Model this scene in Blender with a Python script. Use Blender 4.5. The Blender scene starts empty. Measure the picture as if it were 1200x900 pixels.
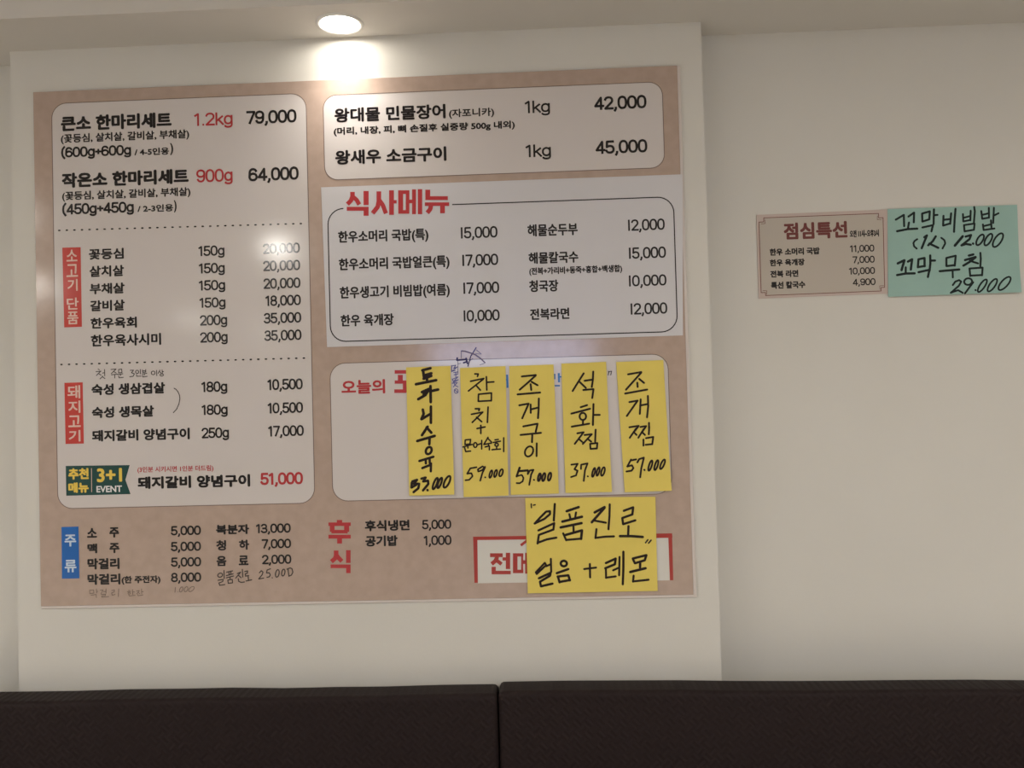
import bpy, bmesh, math, random
from mathutils import Vector, Matrix
random.seed(7)
S = bpy.context.scene
COL = S.collection

# ------------------------------------------------------------------ camera, world, lights, exposure
F = 1000.0                                   # focal length in pixels of the 1200 x 900 frame
EYE = Vector((0.0, 0.0, 1.55))
RIGHT = Vector((0.998894, 0.038711, -0.026693))
UP = Vector((0.027474, -0.019796, 0.999426))
FWD = Vector((-0.03816, 0.999054, 0.020837))
cam = bpy.data.cameras.new('camera'); camo = bpy.data.objects.new('camera', cam); COL.objects.link(camo)
cam.sensor_width = 36.0; cam.lens = F * 36.0 / 1200.0; cam.clip_start = 0.02
mw = Matrix((RIGHT, UP, -FWD)).transposed().to_4x4(); mw.translation = EYE
camo.matrix_world = mw
S.camera = camo
S.view_settings.view_transform = 'Standard'; S.view_settings.look = 'None'
S.view_settings.gamma = 1.0; S.view_settings.use_curve_mapping = False
S.view_settings.exposure = 0.0
W = bpy.data.worlds.new('daylight'); S.world = W; W.use_nodes = True
W.node_tree.nodes['Background'].inputs[0].default_value = (0.50, 0.62, 1.0, 1)
W.node_tree.nodes['Background'].inputs[1].default_value = 16.0
LAMP_L = 440.0          # radiance of the unseen room lamps, most of them added as fill
WASH_L = 42.0           # radiance of the downlight over the menu board
LAMP_COL = (1.0, 0.96, 0.89)

# ------------------------------------------------------------------ measured planes of the place (metres)
Y_BAY, Y_WALL, Y_SOFFIT = 2.0, 2.08, 1.832
Z_SOFFIT, Z_CEIL = 2.429, 2.58
BAY_X0, BAY_X1 = -1.2706, 0.3895
RX0, RX1, RY0 = -5.2, 5.2, -8.5

def at(u, v, y):
    "point of the wall plane at depth y that the photograph shows at pixel (u, v)"
    d = RIGHT * ((u - 600) / F) + UP * ((450 - v) / F) + FWD
    return EYE + d * (y / d.y)

# ------------------------------------------------------------------ materials
def srgb(r, g, b):
    f = lambda c: (c / 255 / 12.92) if c / 255 <= 0.04045 else ((c / 255 + 0.055) / 1.055) ** 2.4
    return (f(r), f(g), f(b))
MATS = {}
def mat(name, col, rough=0.5, spec=0.5, var=0.0, scale=20.0, bump=0.0, bscale=200.0, emit=None, metal=0.0):
    if name in MATS: return MATS[name]
    m = bpy.data.materials.new(name); m.use_nodes = True; nt = m.node_tree; b = nt.nodes['Principled BSDF']
    b.inputs['Base Color'].default_value = (*col, 1); b.inputs['Roughness'].default_value = rough
    b.inputs['Specular IOR Level'].default_value = spec; b.inputs['Metallic'].default_value = metal
    if emit is not None:
        b.inputs['Emission Color'].default_value = (*emit[0], 1); b.inputs['Emission Strength'].default_value = emit[1]
    tc = nt.nodes.new('ShaderNodeTexCoord')
    if var:
        n = nt.nodes.new('ShaderNodeTexNoise'); n.inputs['Scale'].default_value = scale; n.inputs['Detail'].default_value = 5
        r = nt.nodes.new('ShaderNodeMapRange'); r.inputs['From Min'].default_value = 0.3; r.inputs['From Max'].default_value = 0.7
        r.inputs['To Min'].default_value = 1 - var; r.inputs['To Max'].default_value = 1 + var
        mx = nt.nodes.new('ShaderNodeVectorMath'); mx.operation = 'SCALE'; mx.inputs[0].default_value = col
        nt.links.new(tc.outputs['Object'], n.inputs['Vector']); nt.links.new(n.outputs['Fac'], r.inputs['Value'])
        nt.links.new(r.outputs[0], mx.inputs['Scale']); nt.links.new(mx.outputs[0], b.inputs['Base Color'])
    if bump:
        n2 = nt.nodes.new('ShaderNodeTexNoise'); n2.inputs['Scale'].default_value = bscale; n2.inputs['Detail'].default_value = 3
        bp = nt.nodes.new('ShaderNodeBump'); bp.inputs['Strength'].default_value = bump; bp.inputs['Distance'].default_value = 0.001
        nt.links.new(tc.outputs['Object'], n2.inputs['Vector']); nt.links.new(n2.outputs['Fac'], bp.inputs['Height'])
        nt.links.new(bp.outputs[0], b.inputs['Normal'])
    MATS[name] = m; return m
M_wall = mat('painted_wall', (0.62, 0.60, 0.555), 0.7, 0.3, var=0.02, scale=3, bump=0.15, bscale=120)
M_ceil = mat('painted_ceiling', (0.64, 0.61, 0.57), 0.8, 0.2, var=0.015, scale=2)
M_floor = mat('floor_tile', (0.66, 0.62, 0.56), 0.4, 0.4, var=0.1, scale=6)
GR, GS = 0.12, 0.5                    # gloss of the laminated board
M_tan = mat('board_print', (0.43, 0.325, 0.27), GR, GS, var=0.05, scale=45)
M_plate = mat('clear_board_edge', (0.62, 0.56, 0.53), 0.2, 0.5)
M_card = mat('card_print', (0.60, 0.555, 0.54), GR, GS)
M_sheet = mat('sheet_print', (0.575, 0.56, 0.58), 0.3, 0.45)
M_line = mat('outline_ink', (0.20, 0.15, 0.13), GR, GS)
M_ink = mat('black_print', (0.010, 0.008, 0.010), GR, GS)
M_red = mat('red_print', (0.43, 0.038, 0.045), GR, GS)
M_tag = mat('red_tag_print', (0.52, 0.050, 0.040), GR, GS)
M_tagtext = mat('tag_letter_print', (0.72, 0.52, 0.45), GR, GS)
M_blue = mat('blue_tag_print', (0.012, 0.12, 0.43), GR, GS)
M_bluetext = mat('pale_blue_print', (0.55, 0.66, 0.78), GR, GS)
M_green = mat('green_ribbon_print', (0.012, 0.060, 0.055), GR, GS)
M_yeltext = mat('yellow_print', (0.75, 0.55, 0.09), GR, GS)
M_white = mat('white_print', (0.72, 0.72, 0.72), GR, GS)
M_box = mat('white_box_print', (0.62, 0.60, 0.56), GR, GS)
M_frame = mat('red_frame_print', (0.36, 0.035, 0.028), GR, GS)
M_yel = mat('yellow_note_paper', (0.70, 0.56, 0.13), 0.75, 0.25, var=0.03, scale=14)
M_mint = mat('mint_note_paper', (0.30, 0.46, 0.415), 0.7, 0.25, var=0.03, scale=14)
M_marker = mat('black_marker', (0.016, 0.009, 0.008), 0.55, 0.2)
M_gmarker = mat('dark_green_marker', (0.007, 0.014, 0.014), 0.55, 0.2)
M_pen = mat('black_pen', (0.035, 0.025, 0.022), 0.4, 0.4)
M_pencil = mat('grey_pen', (0.16, 0.115, 0.09), 0.4, 0.4)
M_bpen = mat('blue_pen', (0.03, 0.025, 0.11), 0.4, 0.4)
M_bpen2 = mat('faded_blue_pen', (0.12, 0.09, 0.16), 0.4, 0.4)
M_bprint = mat('blue_print', (0.035, 0.16, 0.42), GR, GS)
M_pink = mat('lunch_sheet_pink', (0.51, 0.415, 0.375), 0.6, 0.3, var=0.02)
M_grey = mat('lunch_sheet_grey', (0.46, 0.41, 0.355), 0.6, 0.3)
M_brown = mat('brown_print', (0.15, 0.038, 0.034), 0.6, 0.3)
M_dkprint = mat('dark_print', (0.018, 0.015, 0.016), 0.6, 0.25)
M_trim = mat('lamp_trim', (0.80, 0.79, 0.76), 0.35, 0.5)
M_can = mat('lamp_reflector', (0.85, 0.85, 0.84), 0.25, 0.5)
M_lens = mat('wash_lens', (0.9, 0.9, 0.9), 0.4, 0.3, emit=((1.0, 0.94, 0.84), WASH_L))
M_lens2 = mat('room_lens', (0.9, 0.9, 0.9), 0.4, 0.3, emit=(LAMP_COL, LAMP_L))
M_frame_w = mat('window_frame_paint', (0.6, 0.6, 0.6), 0.4)
M_base = mat('bench_base', (0.05, 0.04, 0.035), 0.5)

def leather():
    m = bpy.data.materials.new('embossed_brown_leather'); m.use_nodes = True; nt = m.node_tree; b = nt.nodes['Principled BSDF']
    b.inputs['Base Color'].default_value = (0.017, 0.0105, 0.0105, 1); b.inputs['Roughness'].default_value = 0.6
    b.inputs['Specular IOR Level'].default_value = 0.14
    tc = nt.nodes.new('ShaderNodeTexCoord'); mp = nt.nodes.new('ShaderNodeMapping'); mp.inputs['Rotation'].default_value = (0, math.radians(45), 0)
    ch = nt.nodes.new('ShaderNodeTexChecker'); ch.inputs['Scale'].default_value = 55
    mp2 = nt.nodes.new('ShaderNodeMapping'); mp2.inputs['Scale'].default_value = (1, 0.0, 1)
    w1 = nt.nodes.new('ShaderNodeTexWave'); w1.bands_direction = 'X'; w1.inputs['Scale'].default_value = 26
    w2 = nt.nodes.new('ShaderNodeTexWave'); w2.bands_direction = 'Z'; w2.inputs['Scale'].default_value = 26
    mix = nt.nodes.new('ShaderNodeMix'); mix.data_type = 'FLOAT'
    n = nt.nodes.new('ShaderNodeTexNoise'); n.inputs['Scale'].default_value = 160
    add = nt.nodes.new('ShaderNodeMath'); add.operation = 'MULTIPLY_ADD'; add.inputs[1].default_value = 0.5
    bp = nt.nodes.new('ShaderNodeBump'); bp.inputs['Strength'].default_value = 0.55; bp.inputs['Distance'].default_value = 0.0015
    L = nt.links.new
    L(tc.outputs['Object'], mp2.inputs[0]); L(mp2.outputs[0], mp.inputs[0])
    for x in (ch, w1, w2): L(mp.outputs[0], x.inputs['Vector'])
    L(ch.outputs['Fac'], mix.inputs[0]); L(w1.outputs['Fac'], mix.inputs[2]); L(w2.outputs['Fac'], mix.inputs[3])
    L(tc.outputs['Object'], n.inputs['Vector']); L(n.outputs['Fac'], add.inputs[0]); L(mix.outputs[0], add.inputs[2])
    L(add.outputs[0], bp.inputs['Height']); L(bp.outputs[0], b.inputs['Normal'])
    return m
M_leather = leather()

# ------------------------------------------------------------------ helpers
def link(name, verts, faces, m, parent=None, smooth=False):
    me = bpy.data.meshes.new(name); me.from_pydata([tuple(v) for v in verts], [], faces); me.update()
    if m: me.materials.append(m)
    if smooth: me.polygons.foreach_set('use_smooth', [True] * len(me.polygons))
    o = bpy.data.objects.new(name, me); COL.objects.link(o)
    if parent is not None:
        o.parent = parent; o.matrix_parent_inverse = parent.matrix_world.inverted()
    return o
def linkbm(name, bm, m, parent=None, smooth=False):
    bmesh.ops.recalc_face_normals(bm, faces=bm.faces)
    me = bpy.data.meshes.new(name); bm.to_mesh(me); bm.free(); me.materials.append(m)
    if smooth: me.polygons.foreach_set('use_smooth', [True] * len(me.polygons))
    o = bpy.data.objects.new(name, me); COL.objects.link(o)
    if parent is not None:
        o.parent = parent; o.matrix_parent_inverse = parent.matrix_world.inverted()
    return o
def thing(name, label, cat, loc, group=None):
    o = bpy.data.objects.new(name, None); COL.objects.link(o); o.location = loc; o.empty_display_size = 0.05
    o.matrix_world = Matrix.Translation(loc)
    tag(o, label, cat, group); return o
def tag(o, label, cat, group=None):
    o['label'] = label; o['category'] = cat
    if group: o['group'] = group
def box(bm, x0, x1, y0, y1, z0, z1, bev=0.0, seg=2):
    r = bmesh.ops.create_cube(bm, size=1.0); vs = r['verts']
    for v in vs:
        v.co = Vector(((x0 + x1) / 2 + v.co.x * (x1 - x0), (y0 + y1) / 2 + v.co.y * (y1 - y0), (z0 + z1) / 2 + v.co.z * (z1 - z0)))
    if bev:
        es = list({e for v in vs for e in v.link_edges})
        bmesh.ops.bevel(bm, geom=es, offset=bev, segments=seg, affect='EDGES', profile=0.6)
def struct(name, parts, m):
    bm = bmesh.new()
    for p in parts: box(bm, *p)
    o = linkbm(name, bm, m); o['kind'] = 'structure'; return o

# flat print: collects polygons on one wall plane
class Ink:
    def __init__(s, y, dyf=None): s.v = []; s.f = []; s.y = y; s.dyf = dyf
    def poly(s, pts):
        b = len(s.v); e = (len(s.f) % 37) * 3e-6          # layers of ink never lie in exactly one plane
        for p in pts: s.v.append(Vector((p.x, p.y - e, p.z)))
        s.f.append(tuple(range(b, b + len(pts))))
    def px(s, u, v):
        p = at(u, v, s.y)
        if s.dyf: p.y += s.dyf(p)
        return p
    def stroke(s, pts, w, cap=True):
        "a pen stroke through pixel points, w pixels wide"
        P = [s.px(*p) for p in pts]; w = w * 0.00203 * 0.5 * (s.y / 2.0)
        for a, b in zip(P, P[1:]):
            d = b - a; d.y = 0
            if d.length < 1e-6: continue
            d.normalize(); n = Vector((-d.z, 0, d.x)) * w
            s.poly([a + n, a - n, b - n, b + n])
        if cap:
            for p in P: s.poly([p + Vector((math.cos(t) * w, 0, math.sin(t) * w)) for t in [k * math.pi / 4 for k in range(8)]])
        else:
            for p in P[1:-1]: s.poly([p + Vector((math.cos(t) * w, 0, math.sin(t) * w)) for t in [k * math.pi / 4 for k in range(8)]])
    def script(s, ox, oy, k, txt, w, cap=True):
        """strokes written as 'x,y x,y; ...' in the units of an enlargement k of the photo with origin ox, oy;
        'O cx cy rx ry shear' is a ring, 'R x0 y0 x1 y1' a filled rectangle, 'W n' changes the width"""
        for st in txt.split(';'):
            t = st.split()
            if not t: continue
            if t[0] == 'W': w = float(t[1]); continue
            if t[0] == 'O':
                cx, cy, rx, ry = map(float, t[1:5]); sh = float(t[5]) if len(t) > 5 else 0.0
                pts = []
                for i in range(17):
                    a = i * math.pi / 8; dy = math.sin(a) * ry
                    pts.append((ox + (cx + math.cos(a) * rx - sh * dy) / k, oy + (cy + dy) / k))
            elif t[0] == 'R':
                x0, y0, x1, y1 = [float(q) for q in t[1:5]]
                q = [(x0, y0), (x1, y0), (x1, y1), (x0, y1)]
                s.poly([s.px(ox + a / k, oy + b / k) for a, b in reversed(q)]); continue
            else:
                pts = [(ox + float(p.split(',')[0]) / k, oy + float(p.split(',')[1]) / k) for p in t]
            s.stroke(pts, w, cap)
    def build(s, name, m, parent):
        # faces towards the camera (-Y)
        o = link(name, s.v, s.f, m, parent); return o

# type: glyph outlines of the built-in font, measured once
_cur = bpy.data.curves.new('type', 'FONT'); _cur.resolution_u = 3; _cob = bpy.data.objects.new('type', _cur); COL.objects.link(_cob)
_cache = {}
def glyphs(body):
    if body not in _cache:
        _cur.body = body; bpy.context.view_layer.update()
        ev = _cob.evaluated_get(bpy.context.evaluated_depsgraph_get()); me = ev.to_mesh()
        vs = [(v.co.x, v.co.y) for v in me.vertices]; fs = [tuple(p.vertices) for p in me.polygons]; ev.to_mesh_clear()
        _cache[body] = (vs, fs)
    return _cache[body]
# narrow grotesque numerals as centre lines in a unit-high box: (advance, [polylines])
def _arc(cx, cy, rx, ry, a0, a1, n=10, p=0.86):
    out = []
    for i in range(n + 1):
        t = math.radians(a0 + (a1 - a0) * i / n); c, q = math.cos(t), math.sin(t)
        out.append((cx + rx * math.copysign(abs(c) ** p, c), cy + ry * math.copysign(abs(q) ** p, q)))
    return out
NUM = {
 '0': (.60, [_arc(.23, .5, .23, .5, 90, 450, 24, .8)]),
 '1': (.44, [[(.02, .84), (.20, 1.0), (.20, 0.0)]]),
 'I': (.30, [[(.06, 1.0), (.06, 0.0)]]),
 '2': (.58, [_arc(.22, .72, .22, .28, 165, -25, 12) + [(.0, .0), (.46, .0)]]),
 '3': (.59, [_arc(.22, .755, .20, .245, 160, -90, 12) + [(.13, .51)], _arc(.22, .255, .23, .255, 90, -160, 12)]),
 '4': (.62, [[(.36, 0), (.36, 1.0), (.0, .25), (.50, .25)]]),
 '5': (.59, [[(.42, 1.0), (.05, 1.0), (.03, .50)] + _arc(.22, .30, .23, .30, 120, -160, 14)]),
 '6': (.60, [_arc(.23, .29, .23, .29, 90, 450, 18, .9), [(.0, .32), (.01, .58)] + _arc(.23, .62, .22, .38, 180, 30, 8)]),
 '7': (.55, [[(.0, 1.0), (.45, 1.0), (.15, .0)]]),
 '8': (.60, [_arc(.23, .76, .20, .24, 90, 450, 18, .9), _arc(.23, .26, .23, .26, 90, 450, 18, .9)]),
 '9': (.60, [_arc(.23, .71, .23, .29, 90, 450, 18, .9), [(.46, .68), (.45, .42)] + _arc(.23, .38, .22, .38, 0, -150, 8)]),
 ',': (.26, [[(.08, .04), (.08, -.06), (.02, -.20)]]),
 '.': (.26, [[(.07, .02), (.071, .02)]]),
 'g': (.60, [_arc(.22, .38, .21, .34, 90, 450, 18, .9), [(.43, .72), (.43, -.06)] + _arc(.22, -.06, .21, .20, 0, -150, 8)]),
 'k': (.52, [[(.03, 1.0), (.03, 0)], [(.38, .70), (.05, .32)], [(.15, .43), (.42, 0)]]),
 '(': (.34, [[(.20, 1.12), (.06, .85), (.02, .45), (.06, .08), (.20, -.18)]]),
 ')': (.34, [[(.02, 1.12), (.16, .85), (.20, .45), (.16, .08), (.02, -.18)]]),
 '+': (.50, [[(.0, .45), (.38, .45)], [(.19, .66), (.19, .24)]]),
}
def number_line(ink, body, x0, x1, y0, y1, w):
    "numerals set between pixels x0..x1, figures y0..y1 tall at mid-length, strokes w pixels wide"
    pen = 0; items = []; hi = 0
    for ch in body:
        adv, ls = NUM[ch]; items.append((pen, ls)); hi = pen + max(p[0] for l in ls for p in l); pen += adv
    lo = min(p[0] for l in items[0][1] for p in l)
    xc, yc = (x0 + x1) / 2, (y0 + y1) / 2; c = ink.px(xc, yc)
    sx = ink.px(xc + 1, yc).x - c.x; sz = c.z - ink.px(xc, yc + 1).z
    kx = (x1 - x0 - w) * sx / (hi - lo); kz = (y1 - y0 - w) * sz; r = w * sx / 2; am = (lo + hi) / 2
    for pen, ls in items:
        for l in ls:
            P = [Vector((c.x + (pen + x - am) * kx, c.y, c.z + (y - .5) * kz)) for x, y in l]
            for a, b in zip(P, P[1:]):
                d = b - a
                if d.length < 1e-7: continue
                d.normalize(); n = Vector((-d.z, 0, d.x)) * r; ink.poly([a + n, a - n, b - n, b + n])
            for i, p in enumerate(P):
                end = (i in (0, len(P) - 1)) and len(P) < 30
                if end and len(P) > 1:            # square-cut ends
                    q = P[1] if i == 0 else P[-2]; d = (p - q).normalized() * r * .9; n = Vector((-d.z, 0, d.x)) / .9
                    ink.poly([p + n, p + n + d, p - n + d, p - n][::-1])
                else: ink.poly([p + Vector((math.cos(t) * r, 0, math.sin(t) * r)) for t in [k * math.pi / 3 for k in range(6)]])
def ext(body):
    vs, _ = glyphs(body); xs = [v[0] for v in vs]; ys = [v[1] for v in vs]
    return min(xs), max(xs), min(ys), max(ys)
def type_line(ink, body, x0, x1, y0, y1, bold=0.3, ref=None):
    """sets body so that its ink spans pixels x0..x1 and the reference glyph's ink spans y0..y1 at mid-length; bold in pixels"""
    if all(ch in NUM for ch in body) and len(body) > 2 and ref is None:
        return number_line(ink, body, x0, x1, y0, y1, (y1 - y0) * 0.12 + (bold * 1.5 if bold < .45 else bold * 1.75))
    if any(ord(c) > 0x3000 for c in body): bold += .16
    if ref is None: ref = '한' if any(ord(c) > 0x3000 for c in body) else '0'
    if ref == 'self': ref = body
    vs, fs = glyphs(body); a0, a1, _, _ = ext(body); _, _, b0, b1 = ext(ref)
    xc = (x0 + x1) / 2; yc = (y0 + y1) / 2; c = ink.px(xc, yc)
    sx = (ink.px(xc + 1, yc).x - c.x); sz = (c.z - ink.px(xc, yc + 1).z)
    w = (x1 - x0 - 2 * bold) * sx; h = (y1 - y0 - 2 * bold) * sz
    kx = w / (a1 - a0); kz = h / (b1 - b0); am = (a0 + a1) / 2; bm_ = (b0 + b1) / 2
    offs = [(0, 0)]
    if bold > 0:
        offs = [(math.cos(t) * bold, math.sin(t) * bold) for t in [k * math.pi / 3 for k in range(6)]]
        if bold > 0.35: offs += [(math.cos(t) * bold * 0.5, math.sin(t) * bold * 0.5) for t in [k * math.pi / 2 + .4 for k in range(4)]]
    for k, (dx, dz) in enumerate(offs):
        b = len(ink.v); e = k * 1e-5
        for (x, y) in vs:
            ink.v.append(Vector((c.x + (x - am) * kx + dx * sx, c.y - e, c.z + (y - bm_) * kz + dz * sz)))
        for f in fs: ink.f.append(tuple(b + i for i in f))

def rounded(u0, v0, u1, v1, r, y, n=8):
    "world points of a rounded rectangle through two opposite pixels, anticlockwise from top left"
    a = at(u0, v0, y); b = at(u1, v1, y); x0, x1, z1, z0 = a.x, b.x, a.z, b.z; out = []
    for cx, cz, t0 in ((x0 + r, z1 - r, 90), (x0 + r, z0 + r, 180), (x1 - r, z0 + r, 270), (x1 - r, z1 - r, 0)):
        for i in range(n + 1):
            t = math.radians(t0 + 90 * i / n); out.append(Vector((cx + r * math.cos(t), y, cz + r * math.sin(t))))
    return out
def ring(pts, w, y, closed=True, skip=None):
    ink = Ink(y); n = len(pts)
    for i in range(n if closed else n - 1):
        a, b = pts[i], pts[(i + 1) % n]
        d = (b - a); d.y = 0
        if d.length < 1e-6: continue
        d.normalize(); q = Vector((-d.z, 0, d.x)) * w / 2; e = d * w * 0.2
        a2 = Vector((a.x, y, a.z)) - e; b2 = Vector((b.x, y, b.z)) + e
        ink.poly([a2 + q, a2 - q, b2 - q, b2 + q])
    return ink

# ------------------------------------------------------------------ the room
struct('floor', [(RX0, RX1, RY0, Y_WALL, -0.1, 0.0)], M_floor)
struct('wall_back', [(RX0 - .1, RX1 + .1, Y_WALL, Y_WALL + .12, -0.1, Z_CEIL + .1)], M_wall)
struct('wall_bay', [(BAY_X0, BAY_X1, Y_BAY, Y_WALL, 0.0, Z_SOFFIT)], M_wall)
struct('wall_left', [(RX0 - .1, RX0, RY0, Y_WALL, -0.1, Z_CEIL + .1)], M_wall)
struct('wall_right', [(RX1, RX1 + .1, RY0, Y_WALL, -0.1, Z_CEIL + .1)], M_wall)
struct('ceiling', [(RX0 - .1, RX1 + .1, RY0 - .1, Y_WALL + .1, Z_CEIL, Z_CEIL + .12)], M_ceil)

# soffit along the wall, with a round hole for the downlight
LX, LY, HOLE = -0.447, 1.926, 0.047
def soffit():
    bm = bmesh.new(); n = 32
    for (x0, x1) in ((RX0, LX - .12), (LX + .12, RX1)): box(bm, x0, x1, Y_SOFFIT, Y_WALL, Z_SOFFIT, Z_CEIL)
    hole = []; outer = []
    X0, X1, Y0, Y1 = LX - .12, LX + .12, Y_SOFFIT, Y_WALL
    for i in range(n):
        t = i * 2 * math.pi / n; c, s_ = math.cos(t), math.sin(t)
        hole.append(bm.verts.new((LX + c * HOLE, LY + s_ * HOLE, Z_SOFFIT)))
        k = min((X1 - LX) / abs(c) if abs(c) > 1e-6 else 9, ((Y1 - LY) if s_ > 0 else (LY - Y0)) / abs(s_) if abs(s_) > 1e-6 else 9)
        outer.append(bm.verts.new((LX + c * k, LY + s_ * k, Z_SOFFIT)))
    for i in range(n): bm.faces.new((hole[i], hole[(i + 1) % n], outer[(i + 1) % n], outer[i]))
    for cx, cy in ((X0, Y0), (X1, Y0), (X0, Y1), (X1, Y1)):
        near = sorted(outer, key=lambda v: (v.co.x - cx) ** 2 + (v.co.y - cy) ** 2)
        a = next(v for v in near if abs(v.co.x - cx) < 1e-5); b = next(v for v in near if abs(v.co.y - cy) < 1e-5)
        if a is not b: bm.faces.new((a, b, bm.verts.new((cx, cy, Z_SOFFIT))))
    v = [bm.verts.new(p) for p in ((X0, Y0, Z_SOFFIT), (X1, Y0, Z_SOFFIT), (X1, Y0, Z_CEIL), (X0, Y0, Z_CEIL))]; bm.faces.new(v)
    o = linkbm('ceiling_soffit', bm, M_ceil); o['kind'] = 'structure'
soffit()

# far wall behind the viewer with one long window
WX0, WX1, WZ0, WZ1 = -1.7, 0.75, 2.10, 2.46
struct('wall_front', [(RX0, WX0, RY0 - .1, RY0, -0.1, Z_CEIL), (WX1, RX1, RY0 - .1, RY0, -0.1, Z_CEIL),
                      (WX0, WX1, RY0 - .1, RY0, -0.1, WZ0), (WX0, WX1, RY0 - .1, RY0, WZ1, Z_CEIL)], M_wall)
fr = struct('window_1', [(WX0, WX1, RY0 - .07, RY0 - .03, WZ0, WZ0 + .04), (WX0, WX1, RY0 - .07, RY0 - .03, WZ1 - .04, WZ1),
                         (WX0, WX0 + .04, RY0 - .07, RY0 - .03, WZ0 + .04, WZ1 - .04), (WX1 - .04, WX1, RY0 - .07, RY0 - .03, WZ0 + .04, WZ1 - .04),
                         (-0.42, -0.38, RY0 - .07, RY0 - .03, WZ0 + .04, WZ1 - .04)], M_frame_w)

# ------------------------------------------------------------------ downlights
def lathe(name, prof, m, parent, n=40, smooth=True):
    cx, cy = parent.location.x, parent.location.y; vs = []; fs = []
    for (r, z) in prof:
        for i in range(n):
            t = 2 * math.pi * i / n; vs.append((cx + r * math.cos(t), cy + r * math.sin(t), parent.location.z + z))
    for j in range(len(prof) - 1):
        for i in range(n):
            a = j * n + i; b = j * n + (i + 1) % n; fs.append((a, b, b + n, a + n))
    return link(name, vs, fs, m, parent, smooth)
def disc(name, r, z, m, parent, n=40):
    cx, cy = parent.location.x, parent.location.y
    vs = [(cx + r * math.cos(2 * math.pi * i / n), cy + r * math.sin(2 * math.pi * i / n), parent.location.z + z) for i in range(n)]
    return link(name, vs, [tuple(reversed(range(n)))], m, parent)
d = thing('recessed_downlight', 'small round white recessed ceiling downlight glowing above the menu board', 'light', (LX, LY, Z_SOFFIT))
lathe('trim_ring', [(HOLE - .003, 0.004), (HOLE - .002, -0.003), (HOLE + .002, -0.0045), (HOLE + .006, -0.0035), (HOLE + .0075, 0.0)], M_trim, d)
lathe('reflector', [(HOLE - .003, 0.003), (HOLE - .004, 0.002), (0.0405, 0.001)], M_can, d)
disc('lens', 0.0405, 0.001, M_lens, d)
sl = bpy.data.lights.new('bulb_beam', 'SPOT'); sl.energy = 7.0; sl.color = (1.0, 0.95, 0.87); sl.shadow_soft_size = 0.03
sl.spot_size = math.radians(115); sl.spot_blend = 1.0
so = bpy.data.objects.new('bulb_beam', sl); COL.objects.link(so); so.parent = d; so.location = (0, 0, -0.004)
lamps = [(-1.68, -1.40), (-3.96, -5.5), (-3.78, -7.45), (-4.0, -2.6), (-2.7, -0.2), (-3.6, -0.2), (-4.5, -0.2), (-3.5, -1.2), (-4.5, -1.3), (-4.8, -3.6)]  # first four mirror as glare on the board; the others are added fill
lamps += [(1.2, -0.2), (2.5, -0.2), (1.5, -1.3), (2.8, -1.3), (1.7, -2.5), (3.0, -2.5), (1.9, -3.8), (3.2, -3.8), (2.4, -5.4), (3.8, -5.4), (2.8, -7.0)]  # unseen lamps on the right, added to brighten the wall
protos = None
for i, (x, y) in enumerate(lamps):
    if protos is None:
        d0 = thing('ceiling_downlight', 'unseen round ceiling downlight behind the viewer, lighting the room', 'light', (x, y, Z_CEIL), 'dining room ceiling downlights')
        pts = [lathe('trim_ring', [(0.058, 0.0), (0.060, -0.006), (0.070, -0.006), (0.073, 0.0)], M_trim, d0, 28), disc('lens', 0.060, -0.004, M_lens2, d0, 28)]
        protos = (d0, pts)
    else:
        d0, pts = protos; e = d0.copy(); COL.objects.link(e); e.location = (x, y, Z_CEIL)
        for p in pts:
            c = p.copy(); COL.objects.link(c); c.parent = e; c.matrix_parent_inverse = p.matrix_parent_inverse.copy()

# ------------------------------------------------------------------ banquette backs
def bench(x0, x1, ztop, label, slope=0.0):
    t = thing('bench_seat', label, 'bench', ((x0 + x1) / 2, 1.7, 0.0), 'dark leather bench sections along the wall')
    bm = bmesh.new(); box(bm, x0, x1, 1.905, 1.988, 0.40, ztop, 0.014, 4)
    bmesh.ops.subdivide_edges(bm, edges=[e for e in bm.edges if abs(e.verts[0].co.x - e.verts[1].co.x) > 0.3], cuts=24)
    for v in bm.verts:                       # upholstery never runs quite true
        if v.co.z > 0.8: v.co.z += slope * (v.co.x - SEAM) + 0.0012 * math.sin(v.co.x * 9 + x0) + 0.0008 * math.sin(v.co.x * 23)
        if v.co.y < 1.92: v.co.y += 0.002 * math.sin(v.co.x * 5.0 + v.co.z * 4)
    linkbm('backrest', bm, M_leather, t, True)
    bm = bmesh.new(); box(bm, x0, x1, 1.44, 1.903, 0.36, 0.47, 0.025, 4); linkbm('seat_cushion', bm, M_leather, t, True)
    bm = bmesh.new(); box(bm, x0 + .005, x1 - .005, 1.50, 1.985, 0.0, 0.36); linkbm('base', bm, M_base, t)
SEAM = at(583, 812, 1.905).x
bench(-3.2, SEAM - 0.0012, 0.8995, 'dark brown embossed leather bench back left of the seam, below the menu board')
bench(SEAM + 0.0012, 3.2, 0.9075, 'dark brown embossed leather bench back right of the seam, slightly higher', -0.0125)

# ------------------------------------------------------------------ the menu board
YB = 1.9932
BX0, BX1, BZ0, BZ1 = -1.2105, 0.3330, 1.0930, 2.3255
board = thing('menu_board', 'large glossy tan Korean menu board with white rounded price cards', 'menu board', ((BX0 + BX1) / 2, Y_BAY, BZ0))
bm = bmesh.new(); box(bm, BX0 - .0005, BX1 + .0045, Y_BAY - .0045, Y_BAY, BZ0 - .006, BZ1 + .0008, 0.001, 1); linkbm('backing_plate', bm, M_plate, board)
bm = bmesh.new(); box(bm, BX0, BX1 - .003, YB, Y_BAY - .0045, BZ0 + .001, BZ1, 0.0006, 1); linkbm('printed_face', bm, M_tan, board)
Y1, Y2, Y3 = YB - .0003, YB - .0005, YB - .0007       # print layers

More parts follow.
